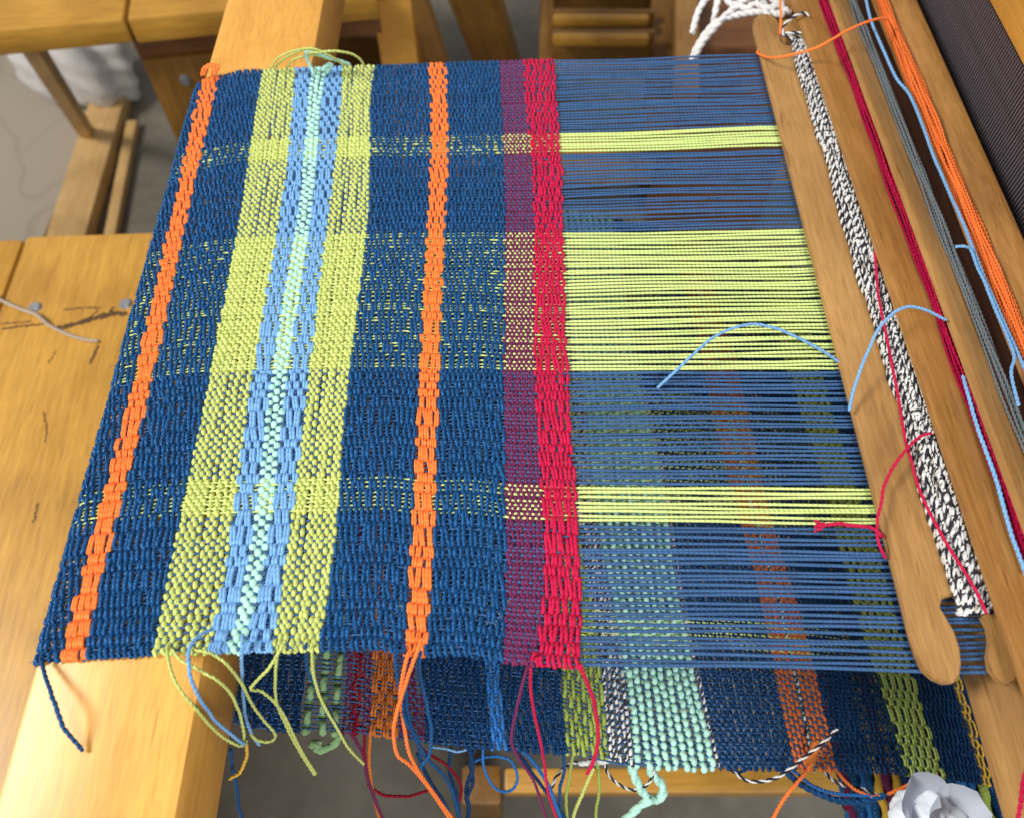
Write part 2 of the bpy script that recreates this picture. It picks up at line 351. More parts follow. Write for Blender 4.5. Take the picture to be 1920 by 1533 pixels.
# ------------------------------------------------------------------ far furniture
def W(x, y, z): return Vector(pz(x, y, z))
fb_loc = W(5, 58, .5); fb = empty('side_bench', (fb_loc.x, fb_loc.y, 0), math.radians(9.6))
tag(fb, 'golden wooden bench with reddish apron standing beyond the loom above a white bag', 'bench')
bbox('seat_plank', (-.10, .163), (0, .5), (.462, .5), W_BENCHX, .006, fb)
bbox('seat_plank', (.167, .52), (0, .5), (.460, .4985), W_BENCHX, .006, fb)
bbox('apron', (.150, .52), (.035, .06), (.415, .459), W_RED, .003, fb)
bbox('leg_panel', (.152, .40), (.030, .058), (0, .413), W_DARK, .003, fb)
FI = Matrix.LocRotScale(fb.location, fb.rotation_euler.to_quaternion(), None).inverted(); bar('leg', FI @ W(46, 66, .458), FI @ W(168, 258, .004), .026, .026, W_PALE, fb, .003)
p = W(287, 175, .34); M = Matrix.LocRotScale(fb.location, fb.rotation_euler.to_quaternion(), None).inverted()
bolt = disc('bolt', .010, .008, SCREW, fb, (.205, .0275, .375)); bolt.rotation_euler = (math.pi/2, 0, 0)
tag(bar('wooden_board', W(218, 160, .02), W(110, 520, .02), .075, .034, W_PALE, None, .003, (0, 0, 1)), 'wide pale wooden board lying on the floor between the benches', 'board')
tag(bar('wooden_stick', W(250, 232, .012), W(198, 500, .012), .022, .020, W_PALE, None, .003, (0, 0, 1)), 'thin pale wooden stick lying on the floor beside the wide board', 'stick')
# pale rug with faint curved lines
m, nt, b, N = nodes('pale_rug'); L = nt.links.new
tc = N('ShaderNodeTexCoord'); vo = N('ShaderNodeTexVoronoi', feature='DISTANCE_TO_EDGE'); vo.inputs['Scale'].default_value = 2.2
nz = N('ShaderNodeTexNoise'); nz.inputs['Scale'].default_value = 3; ms = N('ShaderNodeVectorMath', operation='MULTIPLY_ADD'); ms.inputs[1].default_value = (.5, .5, .5)
L(tc.outputs['Object'], nz.inputs[0]); L(nz.outputs['Color'], ms.inputs[0]); L(tc.outputs['Object'], ms.inputs[2]); L(ms.outputs[0], vo.inputs[0])
r = ramp(nt, [(.004, (.285, .235, .175)), (.02, (.32, .27, .205))]); L(vo.outputs[0], r.inputs[0]); L(r.outputs[0], b.inputs['Base Color']); b.inputs['Roughness'].default_value = .9
rug = box('rug', (-1.42, 1.45, .006), (1.0, 1.8, .010), m, None, .003); tag(rug, 'pale rug with faint curved lines on the floor beside the bench', 'rug')
# white bag
bm = bmesh.new(); bmesh.ops.create_icosphere(bm, subdivisions=4, radius=1)
for v in bm.verts:
    k = 1+.12*math.sin(5*v.co.x+2*v.co.z)+.10*math.sin(7*v.co.y+3*v.co.x)+.05*math.sin(15*v.co.z+9*v.co.x)
    v.co = Vector((v.co.x*.10*k, v.co.y*.075*k, v.co.z*.085*k))
me = bpy.data.meshes.new('cloth_bag'); bm.to_mesh(me); bm.free(); me.polygons.foreach_set('use_smooth', [True]*len(me.polygons))
bag = link('cloth_bag', me, plain('white_canvas', (.55, .53, .50), .9, .12, 30)); bag.location = W(150, 112, .10) + Vector((0, 0, 0)); bag.scale = (1.15, 1.1, 1.2)
tag(bag, 'crumpled white canvas bag on the floor under the side bench', 'bag')

fr = empty('loom_frame', (-.1, 1.35, 0)); O3 = Vector((-.1, 1.35, 0))
tag(fr, 'brown wooden frame of slanted boards standing beyond the far cloth edge', 'frame')
bar('slanted_board', W(735, -40, .50)-O3, W(850, 260, .03)-O3, .085, .03, W_TAN, fr, .004)
bar('slanted_board', W(880, -40, .48)-O3, W(985, 260, .03)-O3, .075, .05, W_DARK, fr, .004)
bar('foot_board', W(560, 75, .12)-O3, W(740, 85, .12)-O3, .10, .10, W_DARK, fr, .004, (0, 0, 1))
rk = empty('slatted_rack', (.2, 1.35, 0)); O4 = Vector((.2, 1.35, 0))
tag(rk, 'brown slatted wooden rack with rounded light slats beyond the bare warp', 'rack')
for py in (-28, 38, 74, 128): bar('slat', W(1036, py, .42)-O4, W(1216, py+1, .42)-O4, .016, .016, W_BENCHX, rk, .005, (0, 0, 1))
for k, py in enumerate((-10, 46, 84)): bar('slat_backing', W(1034, py+14, .385)-O4, W(1222, py+15, .385)-O4, .012, .075, W_DARK, rk, .002, (0, 0, 1))
for px in (1026, 1252): bar('rack_post', W(px, -60, .42)-O4, W(px, 190, .42)-O4+Vector((0, 0, -.10)), .022 if px < 1100 else .05, .03, W_DARK, rk, .003, (0, 0, 1))
for px in (1030, 1252): bar('rack_leg', W(px, 130, .30)-O4-Vector((0, 0, .28)), W(px, 130, .30)-O4, .03, .03, W_DARK, rk, .003)
bx = W(1370, 70, .40); cab = empty('low_cabinet', (bx.x, bx.y, 0)); tag(cab, 'dark reddish brown cabinet standing beyond the white cords', 'cabinet')
box('carcass', (.03, .08, .20), (.22, .22, .39), W_RED, cab); box('top_board', (.03, .08, .402), (.24, .24, .012), W_RED, cab, .002)
for px in (1286,): bar('cabinet_post', W(px, -40, .42)-Vector((bx.x, bx.y, 0)), W(px, 180, .42)-Vector((bx.x, bx.y, 0)), .035, .03, W_TAN, cab, .003, (0, 0, 1))
cords = empty('white_cords', tuple(W(1400, 20, .74))); tag(cords, 'bundle of white cotton cords hanging beside the shuttle tips', 'cord')
OC = np.array(cords.location)
for lst in ([(1450, -30, .80), (1395, 0, .78), (1372, 8, .77), (1352, -15, .77), (1330, -8, .765), (1310, 20, .755), (1298, 62, .745)],
            [(1470, 28, .79), (1430, 22, .78), (1390, 27, .77), (1350, 38, .76), (1325, 60, .75), (1305, 92, .74), (1296, 118, .735)],
            [(1470, 8, .79), (1438, 15, .785), (1415, 5, .78), (1400, 18, .775), (1385, 10, .775), (1360, 30, .765), (1338, 55, .755), (1318, 80, .745), (1300, 112, .735)],
            [(1480, 25, .79), (1445, -5, .785), (1420, -25, .78)], [(1440, 30, .785), (1425, -10, .78), (1402, -30, .78)],
            [(1350, -20, .77), (1342, 20, .76), (1335, 50, .75), (1318, 78, .745), (1302, 108, .735)]):
    mb = MB(); mb.ply2(pixpath(lst, 50)-OC, .0030, .014, sides=6, deep=.33); mb.build('cord', WHT, cords)

# ------------------------------------------------------------------ the cloth
# profile of the cloth in x/z by arc length a (0 at x = 0 on the top, growing to the left, round the beam, then back to the right below)
HT = .0018; ZT = .7965+HT
prof = []
for x in np.linspace(.40, -.216, 200): prof.append((x, ZT))
for t in np.linspace(0, 90, 10)[1:]: prof.append((-.216-.0085*math.sin(math.radians(t)), ZT-.0085+.0085*math.cos(math.radians(t))))
prof.append((-.2247, .765)); prof.append((-.2242, .742))
for t in np.linspace(0, 80, 8)[1:]: prof.append((-.2147-.0095*math.cos(math.radians(t)), .742-.0095*math.sin(math.radians(t))))
low = spline([(-.19, .729), (-.14, .720), (-.06, .704), (.05, .680), (.15, .654), (.24, .618), (.32, .572), (.39, .510), (.425, .46)], 160)
prof += [tuple(q) for q in low]
prof = np.array(prof); pa = np.concatenate([[0], np.cumsum(np.linalg.norm(np.diff(prof, axis=0), axis=1))]); pa -= .40
tg = np.gradient(prof, axis=0); tg /= np.linalg.norm(tg, axis=1)[:, None]
pn = np.stack([tg[:, 1], -tg[:, 0]], 1)          # outward normal: up on the top run
A_LOW0 = pa[len(prof)-len(low)]; A_END = pa[-1]
def P_of(a, Y, h):
    sm = np.clip((a-.15)/.05, 0, 1)*np.clip((A_LOW0+.05-a)/.07, 0, 1); dd = .025*(Y-.09)*sm
    a = a-dd; X = np.interp(a, pa, prof[:, 0])-dd; Z = np.interp(a, pa, prof[:, 1])
    nx = np.interp(a, pa, pn[:, 0]); nz = np.interp(a, pa, pn[:, 1])
    und = .0007*np.sin(38*Y+9*a)+.0006*np.sin(71*Y-31*a+1.3)
    und = und*np.clip((np.abs(a+.045)<.13)*1.0, .25, 1)
    h = h+und
    return np.stack([X+nx*h, Y+0*a, Z+nz*h], -1), np.stack([nx, 0*nx, nz], -1)
def low_hit(x, y):                                # photo pixel -> (X, Y, a) on the lower cloth run
    d = ray(x, y); t = (low[:, 1]-CAM[2])/d[2]; e = CAM[0]+d[0]*t-low[:, 0]
    k = np.where(e[:-1]*e[1:] <= 0)[0]
    if len(k):
        i = k[0]; f = e[i]/(e[i]-e[i+1]+1e-12)
    else:
        i = int(np.argmin(np.abs(e[:-1]))); f = 0.0
    tt = t[i]+(t[i+1]-t[i])*f; k0 = len(prof)-len(low)+i
    best = (CAM[0]+d[0]*tt, CAM[1]+d[1]*tt, pa[k0]+(pa[k0+1]-pa[k0])*f)
    return best
# near and far selvage as Y over a
near = [(-.32, .0865), (-.204, .0870), (-.109, .0895), (-.03, .0905), (0, .0925), (.022, .0965), (.045, .096), (.065, .0995), (.115, .098), (.164, .097), (.205, .0945), (.222, .093), (.30, .092), (A_LOW0, .088)]
for q in ((470, 1368), (640, 1372), (830, 1398), (1060, 1412), (1160, 1436), (1330, 1440), (1560, 1442), (1700, 1450), (1840, 1468)):
    h = low_hit(*q); near.append((h[2], h[1]))
near.append((A_END, near[-1][1]))
near = np.array(near); NA, NY = near[:, 0], near[:, 1]
FA = np.array([-.32, -.19, -.03, .0, .10, .187, .222, .30, A_LOW0+.05, A_END]); FY = np.array([.551, .547, .5385, .536, .532, .526, .512, .508, .500, .500])
NT = 163
g = (np.arange(NT)+.5)/NT + RNG.normal(0, .14, NT)/NT
for i in range(NT):                               # dented warp: threads crowd in twos and threes
    if i % 4 == 1 and RNG.random() < .55: g[i] -= .22/NT
g = np.sort(np.clip(g, .0012, .9988))
def ty(a):                                        # thread Y at arc a -> (NT,)
    n, f = np.interp(a, NA, NY), np.interp(a, FA, FY); return n+(f-n)*g
FELL_Y = ty(-.0325)
lime_rng = [(pz(1050, 285)[1], pz(1050, 245)[1]), (pz(1060, 696)[1], pz(1060, 432)[1]), (pz(1085, 977)[1], pz(1085, 909)[1])]
is_lime = np.array([any(a <= y <= b for a, b in lime_rng) for y in FELL_Y])
# blocks of neighbouring ends for the pattern picks
blk = np.zeros(NT, int); i = 0; k = 0
while i < NT:
    n = random.choices([1, 2, 3, 4], [.10, .52, .30, .08])[0]
    for yl in (pz(1000, 318)[1], pz(1000, 972)[1], pz(1000, 800)[1], pz(1000, 1090)[1], pz(1000, 185)[1]):
        if abs(FELL_Y[i]-yl) < .0035: n = 4
    blk[i:i+n] = k; i += n; k += 1
PARB = blk % 2; PARP = np.arange(NT) % 2
# stripe borders measured on the photo (x at these y), turned into a(Y)
YS = [130, 300, 500, 700, 900, 1100, 1218]
B = {'fell': [1040, 1052, 1058, 1065, 1078, 1090, 1088], 'rp': [982, 997, 1001, 1004, 1013, 1021, 1005],
     'pn': [937, 945, 946, 945, 946, 949, 944], 'o2r': [836, 839, 831, 823, 817, 808, 797], 'o2l': [803, 807, 797, 786, 777, 766, 760],
     'nl': [701, 694, 679, 656, 634, 619, 591], 'lb': [641, 628, 603, 579, 555, 527, 509], 'bm': [613, 594, 569, 541, 516, 488, 452],
     'mb': [584, 569, 541, 510, 483, 456, 420], 'bl': [554, 539, 508, 474, 445, 417, 392], 'ln': [493, 465, 432, 392, 352, 309, 283],
     'o1r': [411, 374, 330, 288, 237, 186, 158], 'o1l': [385, 345, 300, 254, 199, 148, 116]}
BA = {}
for kx, xs in B.items():
    p = np.array([pz(x, y) for x, y in zip(xs, YS)]); o_ = np.argsort(p[:, 1])
    yy, aa = p[o_, 1], -p[o_, 0]
    c = np.polyfit(yy, aa, 5); BA[kx] = (lambda Y, c=c, lo=yy[0]-.004, hi=yy[-1]+.012: np.polyval(c, np.clip(Y, lo, hi)))
picks = []     # dict(a=function of Y, over=parity array, r, A, Aw, strands, mat, name, m samples per thread, sides)
KK = [0]
def band(fr, fl, n, mat, name, weave, r, A, Aw, strands=1, m=2, sides=5, jit=1.0, gaps=None, flat=.86):
    gp = np.ones(n) if gaps is None else np.array(gaps[:n]); ce = (np.cumsum(gp)-gp/2)/gp.sum()
    for j in range(n):
        t = ce[j]
        par = (PARB if weave == 'block' else PARP); o_ = ((par+KK[0]) % 2).astype(bool); KK[0] += 1
        if weave == 'block' and strands == 1:
            bq = np.where(o_[1:] != o_[:-1])[0]
            for q_ in bq[RNG.random(len(bq)) < (.05 if mat == 'red' else .06)]: o_[q_+int(RNG.random() < .5)] ^= True
        picks.append(dict(a=(lambda Y, t=t, fr=fr, fl=fl: fr(Y)*(1-t)+fl(Y)*t), over=o_, r=r, A=A, Aw=Aw, s=strands, mat=mat, name=name, m=m, sides=sides, jit=jit, flat=flat, rw=(.00066 if mat == 'lime' else .00074) if weave == 'plain' else .00053))
g_ = BA
band(g_['fell'], g_['rp'], 16, 'red', 'red_weft_yarn', 'block', .00088, .00125, .00030)
band(g_['rp'], g_['pn'], 13, 'plum', 'plum_weft_yarn', 'plain', .00082, .00066, .00070, m=4)
band(g_['pn'], g_['o2r'], 25, 'navy', 'navy_weft_yarn', 'block', .00096, .00122, .00025)
band(g_['o2r'], g_['o2l'], 7, 'orange', 'orange_weft_yarn', 'block', .00068, .00140, .00030, strands=2)
band(g_['o2l'], g_['nl'], 26, 'navy', 'navy_weft_yarn', 'block', .00096, .00122, .00025)
band(g_['nl'], g_['lb'], 12, 'lime', 'lime_weft_yarn', 'plain', .00114, .00086, .00086, m=4, gaps=[.9, .85, .9, 1.5, .95, .8, .8, 1.65, 1.5, .85, .85, .9])
band(g_['lb'], g_['bm'], 5, 'blue', 'sky_blue_weft_yarn', 'block', .00086, .00120, .00035, strands=2)
band(g_['bm'], g_['mb'], 3, 'mint', 'mint_weft_yarn', 'plain', .00158, .00105, .00105, m=5, sides=7, flat=.66)
band(g_['mb'], g_['bl'], 5, 'blue', 'sky_blue_weft_yarn', 'block', .00086, .00120, .00035, strands=2)
band(g_['bl'], g_['ln'], 12, 'lime', 'lime_weft_yarn', 'plain', .00114, .00086, .00086, m=4, gaps=[.85, .9, 1.4, .8, .85, 1.55, 1.1, .8, .85, .85, .8, .85])
band(g_['ln'], g_['o1r'], 23, 'navy', 'navy_weft_yarn', 'block', .00096, .00122, .00025)
band(g_['o1r'], g_['o1l'], 7, 'orange', 'orange_weft_yarn', 'block', .00068, .00140, .00030, strands=2)
a_end1 = .222+.075
band(g_['o1l'], (lambda Y: 0*Y+a_end1), 50, 'navy', 'navy_weft_yarn', 'block', .00096, .00122, .00025, sides=4)
# lower run: borders by photo x at y = 1300, slight bias towards the near edge
def lo_a(x):
    h = low_hit(x, 1300); return (lambda Y, a0=h[2], y0=h[1]: a0 - .085*(Y-y0) + .0018*np.sin(30*Y+a0*40))
def lband(x0, x1, pitch, mat, name, weave, r, A, Aw, strands=1, m=2, sides=5):
    w_ = abs(low_hit(x1, 1300)[2]-low_hit(x0, 1300)[2]); n = max(1, round(w_/pitch))
    band(lo_a(x0), lo_a(x1), n, mat, name, weave, r, A, Aw, strands, m, sides)
for x0, x1, pt, mt, nm, wv, r_, A_, Aw_, st, m_, sd in (
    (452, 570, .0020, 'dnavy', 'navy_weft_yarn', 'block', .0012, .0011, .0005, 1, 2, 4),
    (570, 642, .0062, 'sage', 'sage_weft_yarn', 'block', .00230, .0022, .0008, 1, 3, 7),
    (642, 658, .0026, 'plum', 'plum_weft_yarn', 'plain', .0009, .0008, .0007, 1, 2, 5),
    (658, 673, .0026, 'dred', 'dark_red_weft_yarn', 'block', .0012, .0011, .0005, 1, 2, 5),
    (673, 692, .0026, 'plum', 'plum_weft_yarn', 'plain', .0009, .0008, .0007, 1, 2, 5),
    (692, 740, .0027, 'rust', 'rust_weft_yarn', 'block', .0010, .0012, .0005, 2, 2, 5),
    (740, 790, .0026, 'plum', 'plum_weft_yarn', 'plain', .0009, .0008, .0007, 1, 2, 5),
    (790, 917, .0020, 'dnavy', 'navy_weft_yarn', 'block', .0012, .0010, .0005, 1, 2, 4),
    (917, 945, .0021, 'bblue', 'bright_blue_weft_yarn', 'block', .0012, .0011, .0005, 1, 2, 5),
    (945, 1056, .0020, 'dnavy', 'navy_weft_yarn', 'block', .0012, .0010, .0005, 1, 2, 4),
    (1056, 1128, .0026, 'moss', 'moss_green_weft_yarn', 'block', .0014, .0013, .0005, 1, 2, 5),
    (1128, 1170, .0030, 'bw', 'marled_weft_yarn', 'plain', .0013, .0009, .0007, 1, 3, 5),
    (1170, 1312, .0053, 'mint', 'mint_weft_yarn', 'plain', .00205, .0018, .0012, 1, 5, 8),
    (1312, 1322, .0030, 'bw', 'marled_weft_yarn', 'plain', .0011, .0009, .0007, 1, 3, 5),
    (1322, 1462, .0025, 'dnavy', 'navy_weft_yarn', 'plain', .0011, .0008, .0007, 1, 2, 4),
    (1462, 1494, .0036, 'rustl', 'coral_weft_yarn', 'plain', .0013, .0009, .0008, 1, 2, 5),
    (1494, 1501, .0030, 'bw', 'marled_weft_yarn', 'plain', .0011, .0009, .0007, 1, 3, 5),
    (1501, 1535, .0036, 'rustl', 'coral_weft_yarn', 'plain', .0013, .0009, .0008, 1, 2, 5),
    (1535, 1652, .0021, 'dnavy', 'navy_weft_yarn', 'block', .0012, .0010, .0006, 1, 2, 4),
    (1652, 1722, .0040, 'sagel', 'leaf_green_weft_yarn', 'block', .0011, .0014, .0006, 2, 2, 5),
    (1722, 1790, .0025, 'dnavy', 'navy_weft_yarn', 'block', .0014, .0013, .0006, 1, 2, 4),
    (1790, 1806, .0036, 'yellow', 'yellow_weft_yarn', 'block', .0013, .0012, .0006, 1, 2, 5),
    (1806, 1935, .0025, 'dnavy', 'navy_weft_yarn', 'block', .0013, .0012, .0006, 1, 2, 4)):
    if mt == 'rustl' and 'rustl' not in YM: yarn('coral_cotton', (.62, .15, .045), .3, key='rustl')
    if mt == 'sagel' and 'sagel' not in YM: yarn('leaf_green_cotton', (.36, .46, .13), .3, key='sagel')
    lband(x0, x1, pt, mt, nm, wv, r_, A_, Aw_, st, m_, sd)

cloth = empty('woven_cloth', (-.1, .3, .80)); OCL = np.array([-.1, .3, .80])
tag(cloth, 'striped handwoven cloth in navy, lime, sky blue, mint, orange and red with its bare warp', 'cloth')
pick_a = []; FUZZ = {}
for j, p in enumerate(picks):
    a0 = float(p['a'](np.array([.25]))[0]); th = ty(a0); m = p['m']
    q = np.arange(0, (NT-1)*m+1)/m; i0 = np.minimum(q.astype(int), NT-2); f = q-i0
    amp = np.where(p['over'], 1.0, -1.0)
    if True:                                       # every float sits a little differently
        b_id = blk if (p['A'] > .00105 or m < 4) else np.arange(NT)
        jj = RNG.normal(0, .16, b_id.max()+1)[b_id]; lat = RNG.normal(0, .00024*p['jit'], b_id.max()+1)[b_id]
    bc = np.bincount(b_id, np.arange(NT))/np.bincount(b_id); bn = np.bincount(b_id)
    lean = RNG.normal(.00012, .00022, b_id.max()+1)*(p['r'] < .0013); lat = lat+lean[b_id]*(np.arange(NT)-bc[b_id])
    zc = amp*p['A']*(1+.5*jj); e = (1-np.cos(math.pi*f))/2
    z = zc[i0]*(1-e)+zc[i0+1]*e; la = lat[i0]*(1-e)+lat[i0+1]*e
    Y = np.interp(q, np.arange(NT), th)
    up_ = z/p['A']
    a = p['a'](Y)+la + .00035*np.sin(Y*90+j*1.9) + RNG.normal(0, .00007, len(Y))
    # selvage turns: reach out, then lean to the neighbouring pick
    for end in (0, 1):
        s_ = -1 if end == 0 else 1; to = (1 if (j+end) % 2 == 0 else -1)*.0010
        Ye = Y[0 if end == 0 else -1]; ae = a[0 if end == 0 else -1]; ze = z[0 if end == 0 else -1]
        ex = RNG.uniform(.0009, .0019)
        yA = np.array([Ye+s_*ex, Ye+s_*ex*1.25]); aA = np.array([ae+to*.45, ae+to]); zA = np.array([ze*.4, 0.0])
        if end == 0: Y, a, z, up_ = np.r_[yA[::-1], Y], np.r_[aA[::-1], a], np.r_[zA[::-1], z], np.r_[0, 0, up_]
        else: Y, a, z, up_ = np.r_[Y, yA], np.r_[a, aA], np.r_[z, zA], np.r_[up_, 0, 0]
    R = p['r']*(1.0+(.20 if p['r'] > .0006 else .1)*np.clip(up_, -1, 1))*(1+(.10 if 'navy' in p['mat'] else .06)*RNG.normal(0, 1, len(Y)))
    mb = MB()
    if p['s'] == 1:
        P, Nn = P_of(a, Y, z); sel = RNG.choice(len(P), 70 if a0 < .25 else 20); FUZZ.setdefault(p['mat'], []).append((P[sel]+Nn[sel]*R[sel, None]*.7-OCL, Nn[sel])); mb.tube(P-OCL, R, Nn, p['sides'], flat=p['flat'])
    else:
        for o_ in (-1, 1):
            da = o_*p['r']*.92; P, Nn = P_of(a+da, Y, z+RNG.normal(0, .00008, len(z))); mb.tube(P-OCL, R, Nn, p['sides'])
    mats = [YM[p['mat']]]
    mb.build(p['name'], mats, cloth)
    pick_a.append(a0)
for key, lst in FUZZ.items():
    mb = MB(); Ps = np.concatenate([q[0] for q in lst]); Ns = np.concatenate([q[1] for q in lst])
    for P0, N0 in zip(Ps, Ns):
        d = RNG.normal(0, 1, 3)+N0*.9; d /= np.linalg.norm(d); d2 = RNG.normal(0, 1, 3)*.7+d; ln = RNG.uniform(.0008, .0032)
        mb.tube(np.array([P0, P0+d*ln*.5, P0+d*ln*.5+d2*ln*.4]), .00005, (.3, .2, .9), 3, cap=False)
    tag(mb.build('yarn_fuzz', YM[key], cloth), kind='stuff')
order = np.argsort(pick_a)
OV = np.array([picks[j]['over'] for j in order]); AW = np.array([picks[j]['Aw'] for j in order]); RW = np.array([picks[j]['rw'] for j in order]); PF = [picks[j]['a'] for j in order]
AALL = np.stack([f_(FELL_Y) for f_ in PF])          # (picks, NT)
WF = [MB(), MB()]
gap_a = np.linspace(a_end1+.004, A_LOW0+.06, 10)
for i in range(NT):
    al = AALL[:, i]; zl = np.where(OV[:, i], -1, 1)*AW
    # open warp
    ao = np.linspace(-.335, -.0365, 14); zo = np.full(14, RNG.normal(0, .00035)); zo += .00012*RNG.normal(0, 1, 14); zo[-1] *= .3
    mid_a = (al[:-1]+al[1:])/2; mid_z = (zl[:-1]+zl[1:])/2
    ok = np.zeros(len(mid_a), bool)
    r_open = (.00086 if is_lime[i] else .00087)*(1+.06*RNG.normal())
    R_ = np.concatenate([np.full(14, r_open), RW, np.minimum(RW[:-1], RW[1:])[ok], np.full(10, .0005)])
    A_ = np.concatenate([ao, al, mid_a[ok], gap_a]); Z_ = np.concatenate([zo, zl, mid_z[ok], 0*gap_a])
    o_ = np.argsort(A_); A_, Z_, R_ = A_[o_], Z_[o_], R_[o_]
    keep = np.concatenate([[True], np.diff(A_) > 2e-5]); A_, Z_, R_ = A_[keep], Z_[keep], R_[keep]
    n_, f_ = np.interp(A_, NA, NY), np.interp(A_, FA, FY); Yt = n_+(f_-n_)*g[i]
    Yt = Yt+np.where(A_ < -.034, .0004*np.sin(A_*40+i*2.1)*np.clip((-.034-A_)/.05, 0, 1), 0)
    P, Nn = P_of(A_, Yt, Z_)
    mb = MB(); mb.tube(P-OCL, R_, Nn, 4 if not is_lime[i] else 5)
    fz = WF[int(is_lime[i])]; sel = np.where(A_ < -.036)[0]
    for q_ in range(34):
        u_ = RNG.random(); k_ = RNG.integers(0, len(sel)-1); P0 = P[sel[k_]]*(1-u_)+P[sel[k_]+1]*u_ - OCL
        d = RNG.normal(0, 1, 3)*np.array([2.2, .8, .6]); d /= np.linalg.norm(d); o0 = RNG.normal(0, 1, 3)*np.array([0, 1, 1]); o0 = o0/np.linalg.norm(o0)*.0008
        ln = RNG.uniform(.0015, .004); fz.tube(np.array([P0+o0, P0+o0*1.2+d*ln*.5, P0+o0*1.3+d*ln+RNG.normal(0, .0004, 3)]), .00005, (.3, .2, .9), 3, cap=False)
    mb.build('lime_warp_thread' if is_lime[i] else 'navy_warp_thread', YM['limewarp' if is_lime[i] else 'navywarp'], cloth)

for k_, mt in ((0, 'navywarp'), (1, 'limewarp')): tag(WF[k_].build('warp_fuzz', YM[mt], cloth), kind='stuff')

# ------------------------------------------------------------------ loose ends of the cloth
def tail(lst, mat, r=.00085, name='loose_yarn_end', pitch=.0065, n=40, par=cloth, org=OCL, mat2=None, sides=5):
    P = pixpath(lst, n); kk = len(P)
    w_ = np.stack([np.convolve(RNG.normal(0, 1, kk+8), np.ones(9)/9, 'valid') for _ in range(3)], 1)*.0009*np.sin(np.linspace(0, math.pi, kk))[:, None]; P = P+w_*np.array([1, 1, .5])
    mb = MB(); mb.ply2(P-org, r, pitch, (0, 1 if mat2 else 0), sides, 6, deep=.45 if mat2 else .33)
    return mb.build(name, [YM[mat]]+([YM[mat2]] if mat2 else []), par)
tail([(78, 1238, .8005), (84, 1262, .803), (96, 1300, .8065), (108, 1330, .807), (120, 1362, .805), (140, 1388, .801), (155, 1407, .7985)], 'navy', .00105)
tail([(313, 1212, .801), (318, 1250, .806), (335, 1290, .806), (368, 1330, .795), (398, 1362, .78), (425, 1385, .765), (450, 1398, .755), (464, 1388, .75)], 'lime')
tail([(322, 1216, .801), (340, 1238, .805), (372, 1252, .806), (405, 1272, .803), (432, 1302, .79), (450, 1335, .775), (458, 1375, .76), (452, 1396, .75)], 'lime')
tail([(400, 1178, .8045), (378, 1188, .809), (358, 1210, .812), (352, 1238, .811), (358, 1275, .807), (376, 1312, .797), (402, 1350, .78), (440, 1382, .765), (458, 1395, .755)], 'blue', .00095)
tail([(366, 1218, .801), (395, 1224, .804), (425, 1245, .801), (452, 1278, .785), (472, 1318, .765), (490, 1345, .755), (516, 1378, .745), (505, 1390, .745), (482, 1386, .748), (470, 1376, .75)], 'lime')
tail([(455, 1188, .804), (453, 1212, .804), (453, 1250, .79), (455, 1300, .765), (460, 1340, .745), (472, 1375, .73), (486, 1396, .72)], 'blue', .00095)
tail([(535, 1200, .8035), (522, 1222, .803), (500, 1255, .793), (470, 1287, .782), (492, 1296, .775), (525, 1330, .76), (548, 1372, .75), (568, 1412, .735), (592, 1450, .72)], 'lime')
tail([(522, 1215, .801), (516, 1260, .785), (517, 1310, .765), (535, 1355, .75), (558, 1400, .735), (577, 1432, .725), (590, 1452, .72)], 'lime')
tail([(574, 1206, .802), (576, 1250, .785), (592, 1290, .77), (618, 1335, .75), (640, 1375, .735), (655, 1405, .72)], 'navy')
tail([(584, 1206, .802), (587, 1260, .783), (604, 1310, .765), (630, 1360, .745), (652, 1398, .73), (682, 1432, .71)], 'lime')
tail([(792, 1196, .8035), (782, 1222, .803), (765, 1265, .79), (748, 1315, .77), (737, 1360, .755), (742, 1410, .735), (768, 1432, .725), (800, 1470, .70), (850, 1545, .66)], 'orange', .00105)
tail([(765, 1224, .802), (756, 1262, .79), (750, 1310, .77), (757, 1370, .75), (770, 1420, .73), (795, 1462, .71), (830, 1510, .69), (862, 1550, .67)], 'orange', .00105)
tail([(740, 1208, .802), (744, 1255, .788), (752, 1305, .77), (760, 1352, .755), (782, 1384, .74), (788, 1420, .725), (790, 1440, .72)], 'navy', .0011)
tail([(757, 1210, .802), (760, 1262, .786), (763, 1320, .765), (776, 1375, .745), (800, 1420, .725), (842, 1470, .70), (862, 1540, .67)], 'navy', .0011)
tail([(788, 1222, .801), (786, 1258, .786), (798, 1312, .765), (808, 1368, .745), (806, 1412, .73), (793, 1432, .725)], 'navy', .0011)
tail([(992, 1236, .8), (982, 1275, .784), (970, 1330, .762), (960, 1385, .742), (975, 1425, .725), (1003, 1468, .705), (1028, 1545, .67)], 'plum')
tail([(1002, 1222, .803), (994, 1252, .795), (996, 1310, .77), (1009, 1375, .745), (1020, 1430, .72), (1028, 1485, .70), (1050, 1550, .67)], 'red')
tail([(1088, 1246, .802), (1100, 1278, .79), (1116, 1330, .765), (1122, 1385, .742), (1114, 1425, .725), (1101, 1450, .715)], 'red', .0011)
